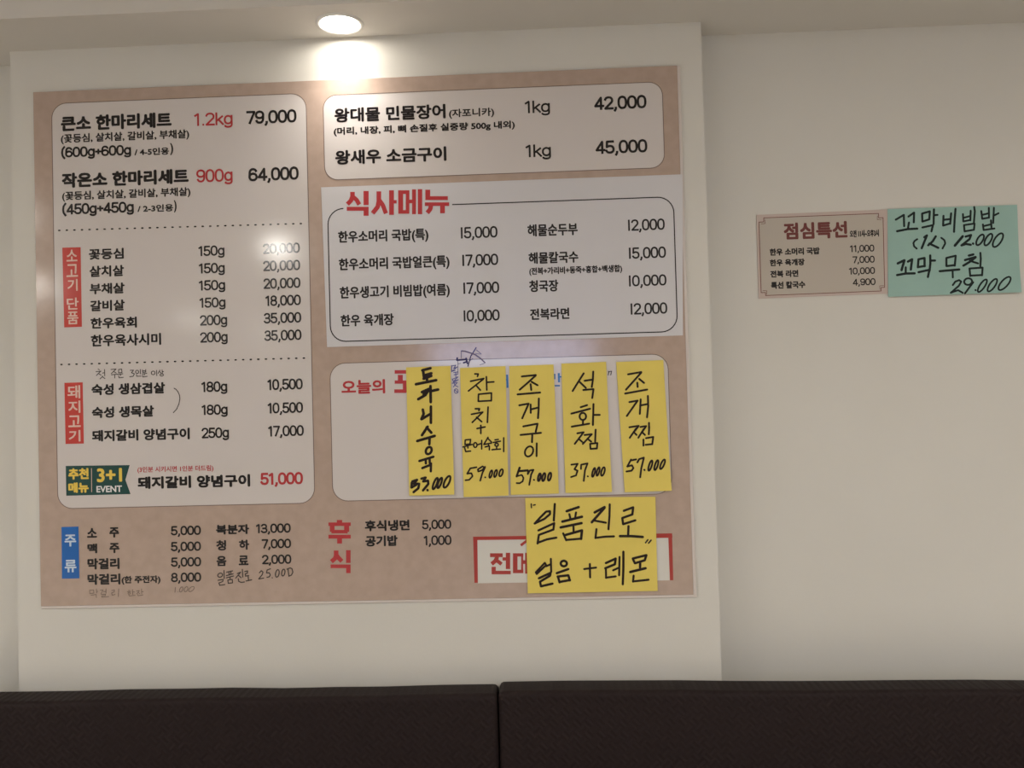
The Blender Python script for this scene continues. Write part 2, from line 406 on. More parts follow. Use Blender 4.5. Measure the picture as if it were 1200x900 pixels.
def card(u0, v0, u1, v1, r):
    pts = rounded(u0, v0, u1, v1, r, Y1); ink = Ink(Y1); ink.poly(pts); c = ink.build('price_card', M_card, board)
    ring([Vector((p.x, Y2, p.z)) for p in pts], 0.0019, Y2).build('outline', M_line, c); return c
c1 = card(60.5, 121.5, 369, 589.5, 0.036)
c2 = card(378.5, 112, 779, 196.5, 0.032)
c3 = card(386.5, 426, 787.5, 578.5, 0.036)
def text(name, m, parent, y, items):
    ink = Ink(y)
    for it in items: type_line(ink, *it)
    return ink.build(name, m, parent)

T = 'lettering'
text(T, M_ink, c1, Y3, [('큰소 한마리세트', 71, 201, 133.5, 151.5, .8)])
text(T, M_red, c1, Y3, [('1.2kg', 227.5, 272.5, 131.8, 147, .25)])
text(T, M_ink, c1, Y3, [('79,000', 288.5, 347.5, 129, 144.6, .5)])
text(T, M_ink, c1, Y3, [('(꽃등심, 살치살, 갈비살, 부채살)', 71, 221.5, 154.3, 164.6, .2)])
text(T, M_ink, c1, Y3, [('(600g+600g', 71.5, 153.5, 171, 183.3, .45), ('/ 4-5인용', 157.5, 198, 173.2, 181.8, .2), (')', 199.3, 203, 167.5, 181.8, .4, 'self')])
text(T, M_ink, c1, Y3, [('작은소 한마리세트', 72, 221, 200, 217.5, .8)])
text(T, M_red, c1, Y3, [('900g', 230, 272.5, 198, 213.3, .3)])
text(T, M_ink, c1, Y3, [('64,000', 291, 350, 196, 211.6, .5)])
text(T, M_ink, c1, Y3, [('(꽃등심, 살치살, 갈비살, 부채살)', 72.5, 223, 221.8, 232, .2)])
text(T, M_ink, c1, Y3, [('(450g+450g', 72.7, 156.7, 237.5, 250.3, .45), ('/ 2-3인용', 161, 203, 239.6, 248.2, .2), (')', 203.8, 207, 234.5, 249, .4, 'self')])
def dots(xa, ya, xb, yb, n):
    ink = Ink(Y3)
    for i in range(n):
        u = xa + (xb - xa) * i / (n - 1); v = ya + (yb - ya) * i / (n - 1)
        ink.stroke([(u - .7, v), (u + .7, v)], 1.7)
    ink.build('dotted_rule', M_ink, c1)
dots(69.5, 270, 352.5, 262, 33); dots(72, 427.2, 356, 419.6, 33)
for b in [('꽃등심', 104, 145, 291, 303.7), ('살치살', 104.7, 145.3, 311, 324), ('부채살', 105, 146, 331.5, 344.2), ('갈비살', 105.5, 146.3, 351.5, 364.2),
          ('한우육회', 106, 160.3, 371.7, 384.5), ('한우육사시미', 106.3, 188.7, 391.2, 405), ('150g', 232.5, 263, 287.8, 299.8), ('150g', 233, 263.3, 308.2, 320.2),
          ('150g', 233, 263.8, 328.2, 340.2), ('150g', 233.8, 264.2, 348.6, 360.5), ('200g', 234.2, 266.2, 369, 381.2), ('200g', 234.5, 266.7, 389, 401.2),
          ('20,000', 308, 351.3, 284.8, 297), ('20,000', 308.3, 351.7, 305, 317.2), ('20,000', 308.7, 352, 325.7, 338), ('18,000', 311, 352.5, 345.8, 358.2),
          ('35,000', 309, 353, 366.2, 378.6), ('35,000', 309.7, 353.3, 386.6, 399)]:
    text(T, M_ink, c1, Y3, [(*b, .3 if b[0][0] < '가' else .38)])
for b in [('숙성 생삼겹살', 107, 193.5, 448.8, 462, .5), ('숙성 생목살', 107.5, 180.5, 475.8, 489, .5), ('돼지갈비 양념구이', 107.5, 222.2, 502.6, 516, .5),
          ('180g', 236, 266.3, 447, 459.3, .35), ('180g', 236.3, 266.7, 474, 486.2, .35), ('250g', 236.2, 268.3, 501, 513.4, .35),
          ('10,500', 313.3, 354.7, 444, 456.8, .35), ('10,500', 313.7, 355, 471.6, 484.2, .35), ('17,000', 314.2, 356, 498.6, 511.2, .35),
          ('돼지갈비 양념구이', 161, 293, 557, 571.5, .65)]:
    text(T, M_ink, c1, Y3, [b])
text(T, M_red, c1, Y3, [('(3인분 시키시면 1인분 더드림)', 161, 250, 546, 552.6, 0)])
text(T, M_red, c1, Y3, [('51,000', 305, 355, 553.6, 568, .55)])

def tagbox(u0, v0, u1, v1, m, chars, tm, shape=None, bold=.3):
    ink = Ink(Y2); q = shape or [(u0, v0), (u0, v1), (u1, v1), (u1, v0)]
    ink.poly([ink.px(*p) for p in q]); t = ink.build('header_tag', m, board)
    for c in chars: text(T, tm if len(c) < 7 else c[6], t, Y3, [(*c[:5], bold, 'self')])
    return t
tagbox(0, 0, 0, 0, M_tag, [('소', 77.8, 90.5, 292.5, 306.3), ('고', 77.8, 91.3, 309.5, 324.5), ('기', 79, 91, 327, 341), ('단', 78.3, 92.2, 348.8, 362.8), ('품', 78.8, 91.8, 365, 380)],
       M_tagtext, [(73, 290.3), (75.2, 383.7), (96, 383), (94.5, 289.7)], 0.15)
tagbox(0, 0, 0, 0, M_tag, [('돼', 79, 94, 451.5, 467), ('지', 80, 94.2, 469.5, 484), ('고', 80, 94.5, 486.8, 500.5), ('기', 80.5, 94.3, 504, 517.5)],
       M_tagtext, [(75.4, 448.6), (76.8, 520.3), (98.3, 519.8), (96.9, 448)], 0.2)
rib = tagbox(0, 0, 0, 0, M_green, [], M_yeltext, [(77, 546), (77.6, 581), (153, 579), (147, 562.3), (152, 545)])
text(T, M_yeltext, rib, Y3, [('추천', 80, 104, 548.6, 562, .5, 'self')])
text(T, M_yeltext, rib, Y3, [('메뉴', 80, 104, 565.2, 577.6, .5, 'self')])
text(T, M_yeltext, rib, Y3, [('3+1', 113.5, 143, 548.5, 565, .75, '3')])
text(T, M_white, rib, Y3, [('EVENT', 113, 143, 569.2, 576.8, .3, 'E')])
ink = Ink(Y3); ink.stroke([(107.2, 549), (107.4, 576.5)], .7); ink.build('divider', M_tagtext, rib)
tagbox(0, 0, 0, 0, M_blue, [('주', 75.6, 89.2, 626.4, 640.5), ('류', 75.8, 89.6, 656, 670.8)], M_bluetext,
       [(72, 617.6), (72.6, 678.2), (93, 677.8), (92, 617)], 0.3)
for b in [('소', 102, 113.6, 618.7, 630.2), ('주', 128, 139.6, 617.8, 630), ('맥', 102.4, 113.8, 637, 648.5), ('주', 128.2, 140, 636.2, 648.2)]:
    text(T, M_ink, board, Y3, [(*b, .45, 'self')])
for b in [('막걸리', 102.4, 140, 654, 667, .5), ('막걸리', 102.4, 141, 672.3, 685, .5), ('(한 주전자)', 142.4, 188, 674.6, 683.3, .25),
          ('5,000', 200.2, 235.3, 616.2, 627.2, .4), ('5,000', 200.2, 235.4, 634.8, 645.8, .4), ('5,000', 200.4, 235.5, 653, 664, .4), ('8,000', 200.4, 235.6, 671, 682, .4),
          ('복분자', 253, 292, 614.5, 626, .45), ('13,000', 300, 340.6, 613.6, 624.6, .4), ('7,000', 306.6, 341, 631.6, 642.6, .4), ('2,000', 307, 341.4, 650, 661, .4),
          ('후식냉면', 427.5, 480, 609.3, 622, .45), ('공기밥', 428, 466, 627.4, 640, .45), ('5,000', 494.6, 528.7, 609, 620, .3), ('1,000', 496.5, 529, 627.4, 638.8, .3)]:
    text(T, M_ink, board, Y3, [b])
for b in [('청', 253.3, 265, 633, 645.2), ('하', 280, 292, 632.4, 644.4), ('음', 253.7, 265.4, 651.4, 663.5), ('료', 279.6, 291.2, 650.8, 662.4)]:
    text(T, M_ink, board, Y3, [(*b, .4, 'self')])
for b in [('왕대물 민물장어', 391.6, 522, 124.2, 141, .55), ('(자포니카)', 526, 579, 126.8, 136.6, .15), ('(머리, 내장, 피, 뼈 손질후 실중량 500g 내외)', 390.5, 603, 145.2, 154.3, .25),
          ('왕새우 소금구이', 392.5, 523, 173.8, 190.6, .6), ('1kg', 615, 644.4, 117.6, 132.4, .3), ('1kg', 616, 645.6, 169, 184, .3),
          ('42,000', 696, 757.6, 112.2, 128, .5), ('45,000', 697.6, 758.6, 164, 179.7, .5)]:
    text(T, M_ink, c2, Y3, [b])
text(T, M_red, c3, Y3, [('오늘의', 400, 451.3, 444.8, 461.4, .5)])
ink = Ink(Y3); ink.script(390, 430, 12, 'R 870 45 1040 95; R 915 112 985 200; R 870 190 1045 236; R 985 230 1045 360; R 865 315 1030 366', 2)
ink.build(T, M_red, c3)
ink = Ink(Y3); ink.script(590, 420, 10, 'W 2.4; 42,190 48,345; W 1.2; 14,250 38,250', 2, False)
ink.build(T, M_bprint, c3)
ink = Ink(Y3); ink.script(590, 420, 10, 'W 1.7; 600,180 600,245; W 2.4; 648,172 651,280; W 1.7; 600,320 662,320; 655,215 680,216', 2, False)
ink.build(T, M_bprint, c3)
ink = Ink(Y3); ink.script(680, 420, 10, '330,150 338,155 328,195; 340,155 365,150 358,195', .9); ink.build(T, M_ink, c3)
# dessert heading, drawn as heavy block letters
ink = Ink(Y2); ink.script(375, 600, 11.25, 'R 222 105 292 145; R 112 138 405 184; R 130 180 192 262; R 318 180 385 262; R 150 236 365 282; R 112 300 405 350; R 226 348 290 416', 1)
ink.build(T, M_red, board)
ink = Ink(Y2); ink.script(375, 600, 11.25, 'R 183 508 243 572; R 343 503 403 672; R 140 692 403 740; R 345 738 403 806; W 5; 213,565 200,610 150,655; 215,565 240,600 288,650', 1, False)
ink.build(T, M_red, board)
# red framed box in the lower right corner
bx = Ink(Y1); bx.poly([bx.px(*p) for p in [(559, 632), (560, 683.5), (788, 680), (786, 627)]]); bxo = bx.build('framed_box', M_box, board)
fk = Ink(Y2)
fk.poly([fk.px(*p) for p in [(554.3, 629), (554.5, 633), (788, 630.3), (787.6, 625)]])
fk.poly([fk.px(*p) for p in [(554.4, 629), (556, 683), (560, 683), (559.4, 629)]])
fk.poly([fk.px(*p) for p in [(783, 626), (785, 680), (789, 680), (787.5, 626)]]); fk.build('red_frame', M_frame, bxo)
ink = Ink(Y3); ink.script(540, 600, 9, 'R 308 435 442 476; R 440 478 480 512; R 475 430 521 602; R 325 578 369 656; R 325 620 527 657; W 4.6; 385,472 365,515 325,548; W 4.2; 365,500 430,550; R 550 435 598 645; R 550 435 660 470; R 550 608 660 645; R 636 435 658 645; R 655 508 680 548; R 678 430 715 650; W 3; 632,352 700,300', 1, False)
ink.build(T, M_frame, bxo)
# handwriting on the board
ink = Ink(Y3); ink.script(100, 425, 10, '150,75 165,85; 125,105 185,100; 175,105 130,150; 160,130 185,147; 200,122 225,118; 225,80 228,155; 205,158 172,190; 203,168 230,186; 300,80 360,75 305,128; 330,102 362,122; 305,142 375,135; 345,138 345,180; 390,80 390,120 430,115 425,75 390,80; 375,138 440,130; 412,138 412,152; 390,152 395,178 445,172', 1.0); ink.build('handwriting', M_pen, c1)
ink = Ink(Y3); ink.script(100, 425, 10, '525,90 565,88 540,118 575,130 560,160 520,165; O 607 108 18 19; 645,80 645,132; 600,138 602,160 655,158; 670,85 672,115 708,110 708,80; 670,98 708,95; 665,132 720,125; 692,130 692,147; 672,147 675,168 725,160; O 795 120 22 21; 835,90 838,152; 875,88 852,126; 870,105 888,122; 900,85 903,130; 903,106 916,105; O 895 144 20 13', 1.0); ink.build('handwriting', M_pen, c1)
ink = Ink(Y3); ink.script(100, 425, 10, '1040,300 1062,312 1085,340 1103,380 1108,420 1098,480 1070,545 1032,585', 1.1); ink.build('pen_bracket', M_pen, c1)
ink = Ink(Y2); ink.script(60, 640, 6, '270,310 272,335 300,330 298,308 270,310; 318,300 320,330; 320,318 328,318; 280,345 316,340 318,362; 345,310 365,308 350,335; 385,300 385,330; 368,320 385,318; 352,340 382,338 380,348 355,350 357,360 405,355; 425,312 445,308 443,322 425,328 428,345 450,340; 475,300 472,355; 535,320 560,318; 545,310 549,312; O 548 331 8 6; 572,305 573,340; 573,322 586,322; 545,342 550,350 590,346; 600,315 620,312 602,336; 612,325 622,335; 635,300 636,335; 636,320 648,320; 608,340 612,349 645,343', .8); ink.build('handwriting', M_pencil, board)
ink = Ink(Y2); ink.script(60, 640, 6, '873,290 870,325; 890,322 891,323; O 914 305 11 18 .3; O 948 303 12 18 .3; O 986 302 17 18 .6', .85); ink.build('handwriting', M_pencil, board)
ink = Ink(Y2); ink.script(240, 650, 10, 'O 180 240 28 24 .2; 225,185 228,280; 155,300 215,290 210,315 165,332 175,360 235,350; 255,205 325,190; 282,205 285,235; 305,202 305,230; 252,246 332,225; 252,272 337,250; 296,262 297,285; 270,297 275,336 325,330 322,290 270,297; 380,222 420,205 362,275; 395,242 425,270; 440,172 445,262; 392,282 398,312 425,325 465,320; 468,198 502,190 500,215 474,226 478,252 515,245; 508,255 512,300; 485,308 550,295', 1.25); ink.build('handwriting', M_pen, board)
ink = Ink(Y2); ink.script(240, 650, 10, '640,212 662,188 682,205 672,235 632,285 690,275; 770,165 730,180 724,215 755,212 768,238 755,260 728,265; 790,270 791,273; O 850 220 21 44 .15; O 920 210 19 40 .15; 975,168 985,252 1015,240 1032,205 1022,165 1000,155 962,170', 1.3); ink.build('handwriting', M_pen, board)
ink = Ink(Y2 - .0003); ink.script(500, 395, 12, 'W 1.5; 490,195 540,200 600,218 680,245 750,295 820,360', 1.6); ink.build('pen_doodle', M_bpen2, board)
ink = Ink(Y2 - .0003); ink.script(500, 395, 12, '695,150 620,270 580,410; W 2.0; 430,295 425,325 560,315; 555,300 572,370; 520,362 570,345; W .6; 485,200 485,300; 440,330 440,520; 440,378 480,370; 700,180 770,240; 690,235 760,240; 750,390 810,370; 590,380 600,340 650,300', 1.3); ink.build('pen_doodle', M_bpen, board)
ink = Ink(Y2 - .0003); ink.script(500, 395, 12, '360,405 410,395 380,440 430,420 360,480 400,470; 352,400 352,490; 380,500 440,490; 410,500 410,560; 385,530 440,520; 370,590 440,560 380,620 445,600 360,650 430,640 375,700; 360,590 400,680 440,700; W 1; O 415 760 26 32; 390,740 440,780', 1.05); ink.build('pen_doodle', mat('violet_blue_pen', (0.10, 0.10, 0.27), .4, .4), board)

# ------------------------------------------------------------------ meal sheet stuck over the board
YS = Y3 - .0006
q = [at(*p, YS) for p in [(376.3, 219.5), (383.3, 406.8), (800.3, 393.0), (799.8, 204.3)]]
meal = thing('meal_menu_sheet', 'pale grey printed meal price sheet pasted across the middle of the menu board', 'sheet', tuple((q[1] + q[2]) / 2))
bm = bmesh.new(); vf = [bm.verts.new(p) for p in q]; vb = [bm.verts.new(p + Vector((0, .0003, 0))) for p in q]
bm.faces.new(vf); bm.faces.new(vb[::-1])
for i in range(4): bm.faces.new((vf[i], vb[i], vb[(i + 1) % 4], vf[(i + 1) % 4]))
linkbm('paper', bm, M_sheet, meal)
YT = YS - .0002
pts = rounded(384, 245, 794, 388.5, 0.037, YT)
# the outline has a gap at the heading; start after it and end before it
gx0, gx1 = at(400.5, 242, YT).x, at(530, 236, YT).x
zt = max(p.z for p in pts)
n = 9; seq = pts[n - 9:]  # pts[0] is the top of the upper left arc
path = [Vector((gx0, YT, zt))] + pts + [Vector((gx1, YT, zt))]
ring(path, 0.0026, YT, closed=False).build('outline', M_dkprint, meal)
ink = Ink(YT - .0001); ink.script(380, 215, 7.5, 'R 228 74 268 125; R 345 66 390 190; R 198 205 390 240; R 346 238 390 284; W 5.2; 247,115 235,150 203,182; W 5; 250,115 285,145 308,186', 1, False); ink.build(T, M_red, meal)
ink = Ink(YT - .0001); ink.script(380, 215, 7.5, 'R 459 69 500 155; R 570 60 612 276; R 610 146 636 176; W 5.3; 480,150 470,205 425,262; W 5; 483,145 515,190 542,264', 1, False); ink.build(T, M_red, meal)
ink = Ink(YT - .0001); ink.script(380, 215, 7.5, 'R 650 62 693 266; R 650 60 748 92; R 650 234 748 266; R 716 60 748 266; R 744 142 775 174; R 772 52 806 270; R 822 50 861 270', 1, False); ink.build(T, M_red, meal)
ink = Ink(YT - .0001); ink.script(380, 215, 7.5, 'R 888 55 931 145; R 888 112 1086 146; R 884 166 1098 198; R 1018 196 1060 262; W 5.2; 938,190 932,225 905,258', 1, False); ink.build(T, M_red, meal)
for b in [('한우소머리 국밥(특)', 396, 502, 269, 282.8, .35), ('한우소머리 국밥얼큰(특)', 396.7, 526.7, 300.8, 314.8, .35), ('한우생고기 비빔밥(여름)', 397.8, 527, 334, 348, .35), ('한우 육개장', 399, 461.5, 368, 381.8, .35),
          ('I5,000', 540, 583, 265.5, 279, .3), ('I7,000', 541.8, 583.8, 297.8, 311.2, .3), ('I7,000', 543, 585, 330.5, 343.9, .3), ('I0,000', 543.3, 585.5, 363, 376.2, .3),
          ('해물순두부', 618, 677, 262, 276.2, .35), ('해물칼국수', 619.3, 677.8, 294.8, 308.4, .35), ('(전복+가리비+동죽+홍합+백생합)', 620, 729, 311.8, 320.3, .2), ('청국장', 620, 654.4, 328, 341.8, .35), ('전복라면', 621, 667.3, 361, 374.4, .35),
          ('I2,000', 736, 779, 256.6, 270, .3), ('I5,000', 737, 780.4, 289.4, 302.8, .3), ('I0,000', 737, 781, 322, 335.2, .3), ('I2,000', 739, 782, 354.8, 368.2, .3)]:
    text(T, M_dkprint, meal, YT - .0001, [b])

# ------------------------------------------------------------------ handwritten notes
def note(label, corners, y, m, inkm, scripts, curl=0.004, name='paper_note', group=None, side=0.0, lift0=0.55):
    P = [at(*c, y) for c in corners]           # TL, TR, BR, BL
    zt = (P[0].z + P[1].z) / 2; zb = (P[2].z + P[3].z) / 2; x0 = (P[0].x + P[3].x) / 2; x1 = (P[1].x + P[2].x) / 2
    def dy(p):
        v = min(max((zt - p.z) / (zt - zb), 0), 1); u = min(max((p.x - x0) / (x1 - x0), 0), 1)
        k = max(0, (v - lift0) / (1 - lift0))
        return -curl * k * k * (1 + side * (u - 0.5) * 2) - 0.0006 * math.sin(u * 5 + v * 3) ** 2
    cx = sum(p.x for p in P) / 4
    t = thing(name, label, 'note', (cx, y, zb), group)
    nu, nv = 8, 24; vs = []; fs = []
    for j in range(nv + 1):
        for i in range(nu + 1):
            a = P[0].lerp(P[1], i / nu); b = P[3].lerp(P[2], i / nu); p = a.lerp(b, j / nv); p = Vector((p.x, y + dy(p), p.z)); vs.append(p)
    for j in range(nv):
        for i in range(nu):
            a = j * (nu + 1) + i; fs.append((a, a + nu + 1, a + nu + 2, a + 1))
    k = len(vs); vs += [p + Vector((0, .0002, 0)) for p in vs]; fs += [tuple(i + k for i in reversed(f)) for f in fs]
    loop = list(range(nu + 1)) + [(j + 1) * (nu + 1) + nu for j in range(nv)] + [nv * (nu + 1) + i for i in range(nu - 1, -1, -1)] + [j * (nu + 1) for j in range(nv - 1, 0, -1)]
    for a, b in zip(loop, loop[1:] + loop[:1]): fs.append((a, b, b + k, a + k))
    link('paper', vs, fs, m, t)
    for sc in scripts:
        ink = Ink(y, lambda p: dy(p) - 0.0004)
        for s_ in (sc if isinstance(sc, list) else [sc]): ink.script(*s_)
        ink.build('handwriting', inkm, t)
YN = 1.9905
G = 'yellow paper slips stuck in a row on the menu board'
note('yellow paper slip with the thickest handwriting, priced 33,000, leftmost of the row', [(475.8, 430.5), (527.8, 428.8), (532.6, 579.3), (479.8, 580.7)], YN, M_yel, M_marker, [
    (470, 420, 10, '250,140 345,115; 258,140 272,235; 265,202 355,175; 265,238 355,205; 302,215 305,262; 175,303 412,255', 3.3),
    (470, 420, 10, '245,395 335,355; 330,360 285,430 202,478; 300,390 265,420; 345,325 348,512; 345,385 435,365', 3.3),
    (470, 420, 10, '255,600 265,650 238,712; 242,712 335,655; 350,565 350,755', 3.2),
    (470, 500, 10, '312,0 245,100; 300,8 355,70; 190,168 395,108; 335,140 332,205', 3.2),
    (470, 500, 10, 'O 325 280 34 42 .2; 215,402 380,352; 290,395 292,430; 335,375 338,430; 250,485 350,445; 352,430 350,522', 2.9),
    (470, 500, 10, 'W 2.9; 135,640 190,622 150,668 215,668 205,720 150,765; 128,655 125,712 180,680; 240,608 290,595 262,640 318,632 322,670 260,745; 312,740 314,743; W 2.5; O 403 665 20 66 .35; O 455 658 18 60 .35; O 540 645 30 68 .4', 2.8)], 0.004, group=G)
note('yellow paper slip with a plus sign mid-way, priced 59,000, second from left', [(539, 431.3), (592.5, 428.8), (596, 580.5), (543.5, 582.5)], YN - .0006, M_yel, M_marker, [
    (470, 420, 10, '865,182 905,183 895,212; 815,268 970,235; 965,242 790,382; 885,322 930,372; 1000,215 1005,370; 1005,280 1088,275; 908,420 905,502; 908,420 1060,405 1058,497; 905,503 1058,495', 2.0),
    (470, 420, 10, '870,590 920,590 912,612; 825,655 958,630; 955,632 835,750; 885,690 945,742; 1020,570 1012,750', 2.0),
    (470, 420, 10, '890,822 985,803; 935,785 935,880', 2.0),
    (470, 500, 10, '752,158 750,208; 755,155 815,150 808,202; 750,210 808,202; 725,238 835,208; 782,225 784,250; 745,245 758,292 815,286; O 870 215 20 28; 900,212 940,196; 945,160 945,262; 1020,125 970,208; 1015,135 1060,180; 975,208 1060,192; 1025,198 1025,225; 985,238 1035,225 1035,272; 1100,155 1140,150; 1080,185 1165,170; O 1120 212 20 17; 1120,235 1120,262; 1065,270 1165,262; 1203,130 1203,292', 1.8),
    (470, 500, 10, 'W 2; 885,475 812,488 775,550 825,545 838,580 800,622 755,627; 985,480 955,465 900,500 905,525 950,510 985,470; 985,475 955,540 928,632; 986,592 989,594; O 1052 555 14 44 .25; O 1108 548 15 42 .25; O 1172 540 20 42 .25', 2)], 0.002, group=G, side=.4)
note('yellow paper slip priced 57,000 in the middle of the row of slips', [(596.6, 429), (648.7, 427), (655, 578.3), (598.7, 579.8)], YN, M_yel, M_marker, [
    (590, 420, 10, '215,212 380,195; 378,200 280,290 190,367; 330,275 400,315; 318,302 326,370; 165,422 430,400', 2.3),
    (590, 420, 10, '185,550 295,530 265,600 220,702; 318,540 320,638; 320,598 412,575; 415,470 412,600 405,700', 2.3),
    [(590, 420, 10, '232,797 400,765 378,860', 2.3), (590, 500, 10, '200,97 440,72; 338,85 335,182', 2.3)],
    (590, 500, 10, 'O 300 290 48 60 .2; 390,195 388,345', 2.2),
    (590, 500, 10, 'W 2.6; 190,480 155,582; W 2; 155,580 215,565 235,600 225,640 190,662 155,660; W 2.6; 192,520 285,512; W 2.1; 290,520 285,555 310,512 352,505 325,560 302,680; 357,622 359,624; W 2.4; O 420 592 14 44 .2; O 472 590 16 46 .2; O 540 585 17 46 .2', 2)], 0.002, group=G, side=-.3)
note('yellow paper slip priced 37,000, immediately right of the middle slip', [(657.8, 426), (710.3, 424), (717, 576.3), (662.6, 577.6)], YN - .0005, M_yel, M_marker, [
    (590, 420, 10, '940,175 880,270 810,382; 888,272 965,345; 950,262 1035,250; 1052,155 1048,250 1035,335; 935,370 1055,360 1040,465', 2.3),
    (590, 420, 10, '905,572 980,548; 795,647 1015,590; O 930 680 38 42; 932,720 930,775; 800,800 1005,765; 1055,535 1048,780; 1055,662 1128,662', 2.3),
    (590, 500, 10, '865,78 940,65 835,202; 885,145 925,180; 950,98 1035,88 930,202; 985,142 1028,175; 1080,35 1074,175; 1015,200 1020,258; 1015,200 1100,192 1095,255; 1020,260 1095,255', 2.2),
    (590, 500, 10, '795,445 870,435 832,498 868,515 850,570 792,590; 908,495 910,445 985,430 955,510 940,635; 987,580 989,582; O 1056 535 14 52 .25; O 1108 525 14 50 .25; O 1165 525 19 50 .25', 2.1)], 0.003, group=G, side=.3)
note('yellow paper slip priced 57,000, tilted, rightmost of the row of slips', [(722, 424.3), (777.3, 421.8), (786.6, 574.6), (732, 576.8)], YN - .0002, M_yel, M_marker, [
    (680, 420, 10, '560,187 715,160; 715,165 535,367; 690,240 748,287; 668,285 672,335; 525,412 785,365', 2.3),
    (680, 420, 10, '575,512 672,495 545,675; 708,480 698,650; 702,552 790,535; 792,440 796,560 782,690', 2.3),
    [(680, 420, 10, '575,807 685,790 640,850; 705,803 772,793 720,870; 805,755 806,850', 2.2), (680, 500, 10, '655,20 580,130; 625,62 660,97; 745,25 680,130; 722,62 758,97; 808,0 802,90; 740,150 740,222; 770,135 855,120 842,207; 765,212 842,205', 2.2)],
    (680, 500, 10, '595,385 550,467 605,452 622,485 600,515 540,525; 595,395 655,383; 668,418 690,380 745,362 715,480 700,592; 748,503 752,508; O 820 455 17 60 .3; O 890 450 17 58 .3; O 962 440 20 56 .4', 2.2)], 0.005, group=G, side=.6)
note('large yellow paper note with two lines of black handwriting at the board\'s lower right', [(615.5, 583.6), (768, 582), (770.6, 692.3), (618.6, 695)], YN + .0003, M_yel, M_marker, [
    (610, 580, 10, 'W 1.6; 125,105 128,150; 150,120 172,115', 2),
    (610, 580, 10, '165,335 230,265 300,195 345,190 345,225 280,280 165,335; 402,105 390,300; 210,415 395,330 385,405; 385,405 215,468 200,568; 200,560 310,520 420,500', 2.6),
    (610, 580, 10, 'W 3; 540,190 682,142; W 2.5; 572,225 586,285; 650,205 640,270; W 3; 490,312 720,255; 470,380 715,330; W 2.5; 620,355 622,430; 500,450 535,530; W 3; 530,468 720,415 710,515; W 2.5; 535,527 710,512', 2.6),
    (610, 580, 10, 'W 3; 868,205 985,142; 985,150 835,320; W 2.5; 865,300 1000,325; 1045,110 1042,250 1030,402; 890,400 878,505; 880,502 1000,488 1095,485', 2.6),
    (690, 580, 10, '410,185 520,145 510,225; 510,228 392,270 402,342; 402,342 545,297; 465,365 460,480; W 3; 365,482 500,482 632,492', 2.7),
    (690, 580, 10, 'W 1.8; 692,525 665,560; 730,530 700,565', 1.8),
    (610, 630, 10, 'W 2.4; 180,405 285,295 300,322 190,425 180,405; 300,335 352,312; 355,248 360,400; W 2.8; 215,475 352,412 345,445 228,515 240,568; 240,568 375,537', 2.6),
    (610, 630, 10, 'W 2.8; O 507 303 36 32; 425,415 560,368; 435,455 560,440 577,500; 440,460 458,522; 455,518 580,495', 2.6),
    (610, 630, 10, '745,367 885,350; 812,308 815,465', 2.4),
    (680, 630, 10, 'W 2.8; 300,297 415,245 405,312 292,358; W 2.4; 300,358 302,470; 300,468 415,453; 385,382 455,350; 460,225 455,440; W 2.7; 505,165 505,350 498,545', 2.6),
    (680, 630, 10, 'W 2.8; 615,245 775,205 755,265; 615,245 640,300 755,265; 702,290 700,350; W 3; 585,402 765,358; W 2.5; 625,445 618,515; 620,512 800,492', 2.6)], 0.002, lift0=.5, side=-.5)

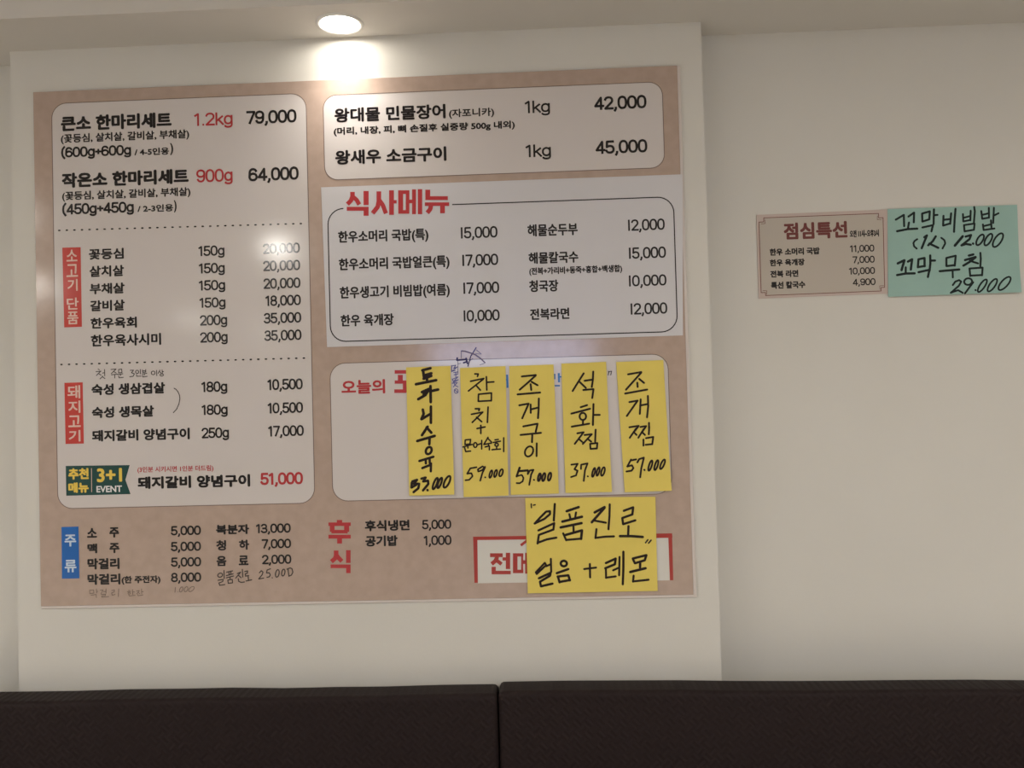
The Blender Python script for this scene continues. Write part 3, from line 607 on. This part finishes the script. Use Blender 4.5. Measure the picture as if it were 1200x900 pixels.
# mint note and lunch sheet on the main wall
YM = Y_WALL - .002
note('mint green paper note with black handwriting taped on the wall right of the menu board', [(1040, 245), (1191.8, 240), (1196, 342.8), (1040.6, 348)], YM - .001, M_mint, M_gmarker, [
    (1035, 235, 13.333, '195,300 320,225 325,402; 392,252 480,190 475,342; 400,345 385,430; W 2.6; 215,480 380,448 530,440', 2.4),
    (1035, 235, 13.333, '605,205 610,330; 605,205 725,170 718,290; 610,330 718,295; 790,140 785,370; 790,230 845,225; 610,422 775,385 752,482', 2.4),
    (1035, 235, 13.333, '940,240 935,390; 1060,200 1045,365; 940,302 1050,290; 935,392 1045,358; 1128,130 1115,300 1105,490', 2.4),
    (1110, 235, 13.333, '245,212 250,325; 365,160 360,312; 250,272 360,242; 250,327 360,305; 420,100 430,170 415,340; 260,385 270,485; 260,385 425,360 415,460; 270,482 415,458', 2.2),
    (1110, 235, 13.333, '530,165 545,285; 648,115 650,270; 545,225 650,200; 545,287 650,268; 727,115 715,352; 728,235 798,200; 555,375 565,460; 680,310 690,440; 560,402 688,372; 565,462 735,438', 2.2),
    (1035, 235, 13.333, 'W 2.1; 530,605 490,630 470,665 480,715 522,752; W 2.6; 640,575 682,545 600,745; 820,560 770,640 702,700; 720,672 860,740; W 2.1; 905,582 955,620 968,670 925,750', 2.2),
    (1110, 235, 13.333, 'W 3; 118,705 240,560; W 2.6; 285,565 370,540 345,605 220,702 290,680 365,692; 400,672 402,676; W 2.1; O 510 615 48 84 .45; O 640 612 48 92 .45; O 790 620 62 108 .5', 2.2),
    (1035, 290, 13.333, 'W 2.8; 225,250 330,200 285,355; 385,222 450,185 430,345; W 2.4; 350,310 350,395; W 2.7; 215,432 350,408 490,405', 2.4),
    (1035, 290, 13.333, 'W 2.6; 550,185 540,310; 550,185 645,165 645,295; 540,307 650,290; 733,125 735,250 722,365; 740,205 808,205; 550,387 720,350 695,462', 2.4),
    (1035, 290, 13.333, '985,165 985,290; 985,165 1130,130 1115,285; 985,292 1115,277; W 2.7; 880,372 1185,345; W 2.2; 1080,360 1082,470', 2.4),
    (1110, 290, 13.333, 'W 2.7; 335,128 405,110; 275,198 440,150; 440,155 350,225 250,285; W 2.3; 350,210 480,250; 515,85 522,180 515,295; 345,330 355,448; 345,330 550,315 540,437; 355,442 540,432', 2.3),
    (1110, 290, 13.333, '80,590 120,535 180,512 212,535 175,600 45,712; 45,710 160,670 232,712; O 320 535 62 52 .1; 400,545 350,610 265,722; 430,668 433,671; W 2; O 540 600 45 100 .6; O 695 592 50 100 .6; O 885 565 66 105 .7', 2.2)],
    0.003, lift0=.6, side=.6)
P = [at(*c, YM) for c in [(886.4, 251.8), (888.9, 350), (1041, 344), (1040, 245.3)]]
lunch = thing('lunch_menu_sheet', 'small pink bordered printed lunch price sheet on the wall left of the mint note', 'sheet', tuple((P[1] + P[2]) / 2))
bm = bmesh.new(); vf = [bm.verts.new(p) for p in P]; vb = [bm.verts.new(p + Vector((0, .0012, 0))) for p in P]
bm.faces.new(vf); bm.faces.new(vb[::-1])
for i in range(4): bm.faces.new((vf[i], vb[i], vb[(i + 1) % 4], vf[(i + 1) % 4]))
linkbm('paper', bm, M_pink, lunch)
cr = lambda x, y: (870 + x / 6, 220 + y / 6)
outl = [cr(150, 212), cr(150, 240), cr(116, 242), cr(132, 738), cr(162, 737), cr(163, 758), cr(975, 726), cr(975, 702), cr(1000, 700), cr(989, 210), cr(958, 212), cr(957, 181)]
ink = Ink(YM - .0002); ink.poly([ink.px(*p) for p in outl]); pan = ink.build('grey_panel', M_grey, lunch)
ink = Ink(YM - .0004); ink.stroke(outl + outl[:1], .75)
for (x, y, sx, sy) in ((150, 240, 1, 1), (162, 737, 1, -1), (975, 702, -1, -1), (958, 212, -1, 1)):
    ink.stroke([cr(x - 18 * sx, y + 14 * sy), cr(x + 10 * sx, y + 12 * sy), cr(x + 8 * sx, y - 14 * sy)], .5)
ink.build('outline', M_brown, pan)
text(T, M_brown, pan, YM - .0004, [('점심특선', 918.2, 993, 260, 279.6, .75)])
for b in [('오전 11시~오후3시', 995.7, 1030, 269.3, 277.6, .2), ('한우 소머리 국밥', 901.8, 960.7, 290.4, 298.8, .3), ('한우 육개장', 902, 943, 303.4, 311.4, .3), ('전복 라면', 902.6, 935.6, 316.6, 324.8, .3), ('특선 칼국수', 903.3, 943.8, 329.6, 338, .3),
          ('11,000', 996, 1024.6, 287, 295.2, .25), ('7,000', 999, 1025, 300, 308.2, .25), ('10,000', 995, 1025.4, 313.3, 321.4, .25), ('4,900', 999.2, 1026, 326.3, 334.4, .25)]:
    text(T, M_dkprint, pan, YM - .0004, [b])

bpy.data.objects.remove(_cob); bpy.data.curves.remove(_cur)
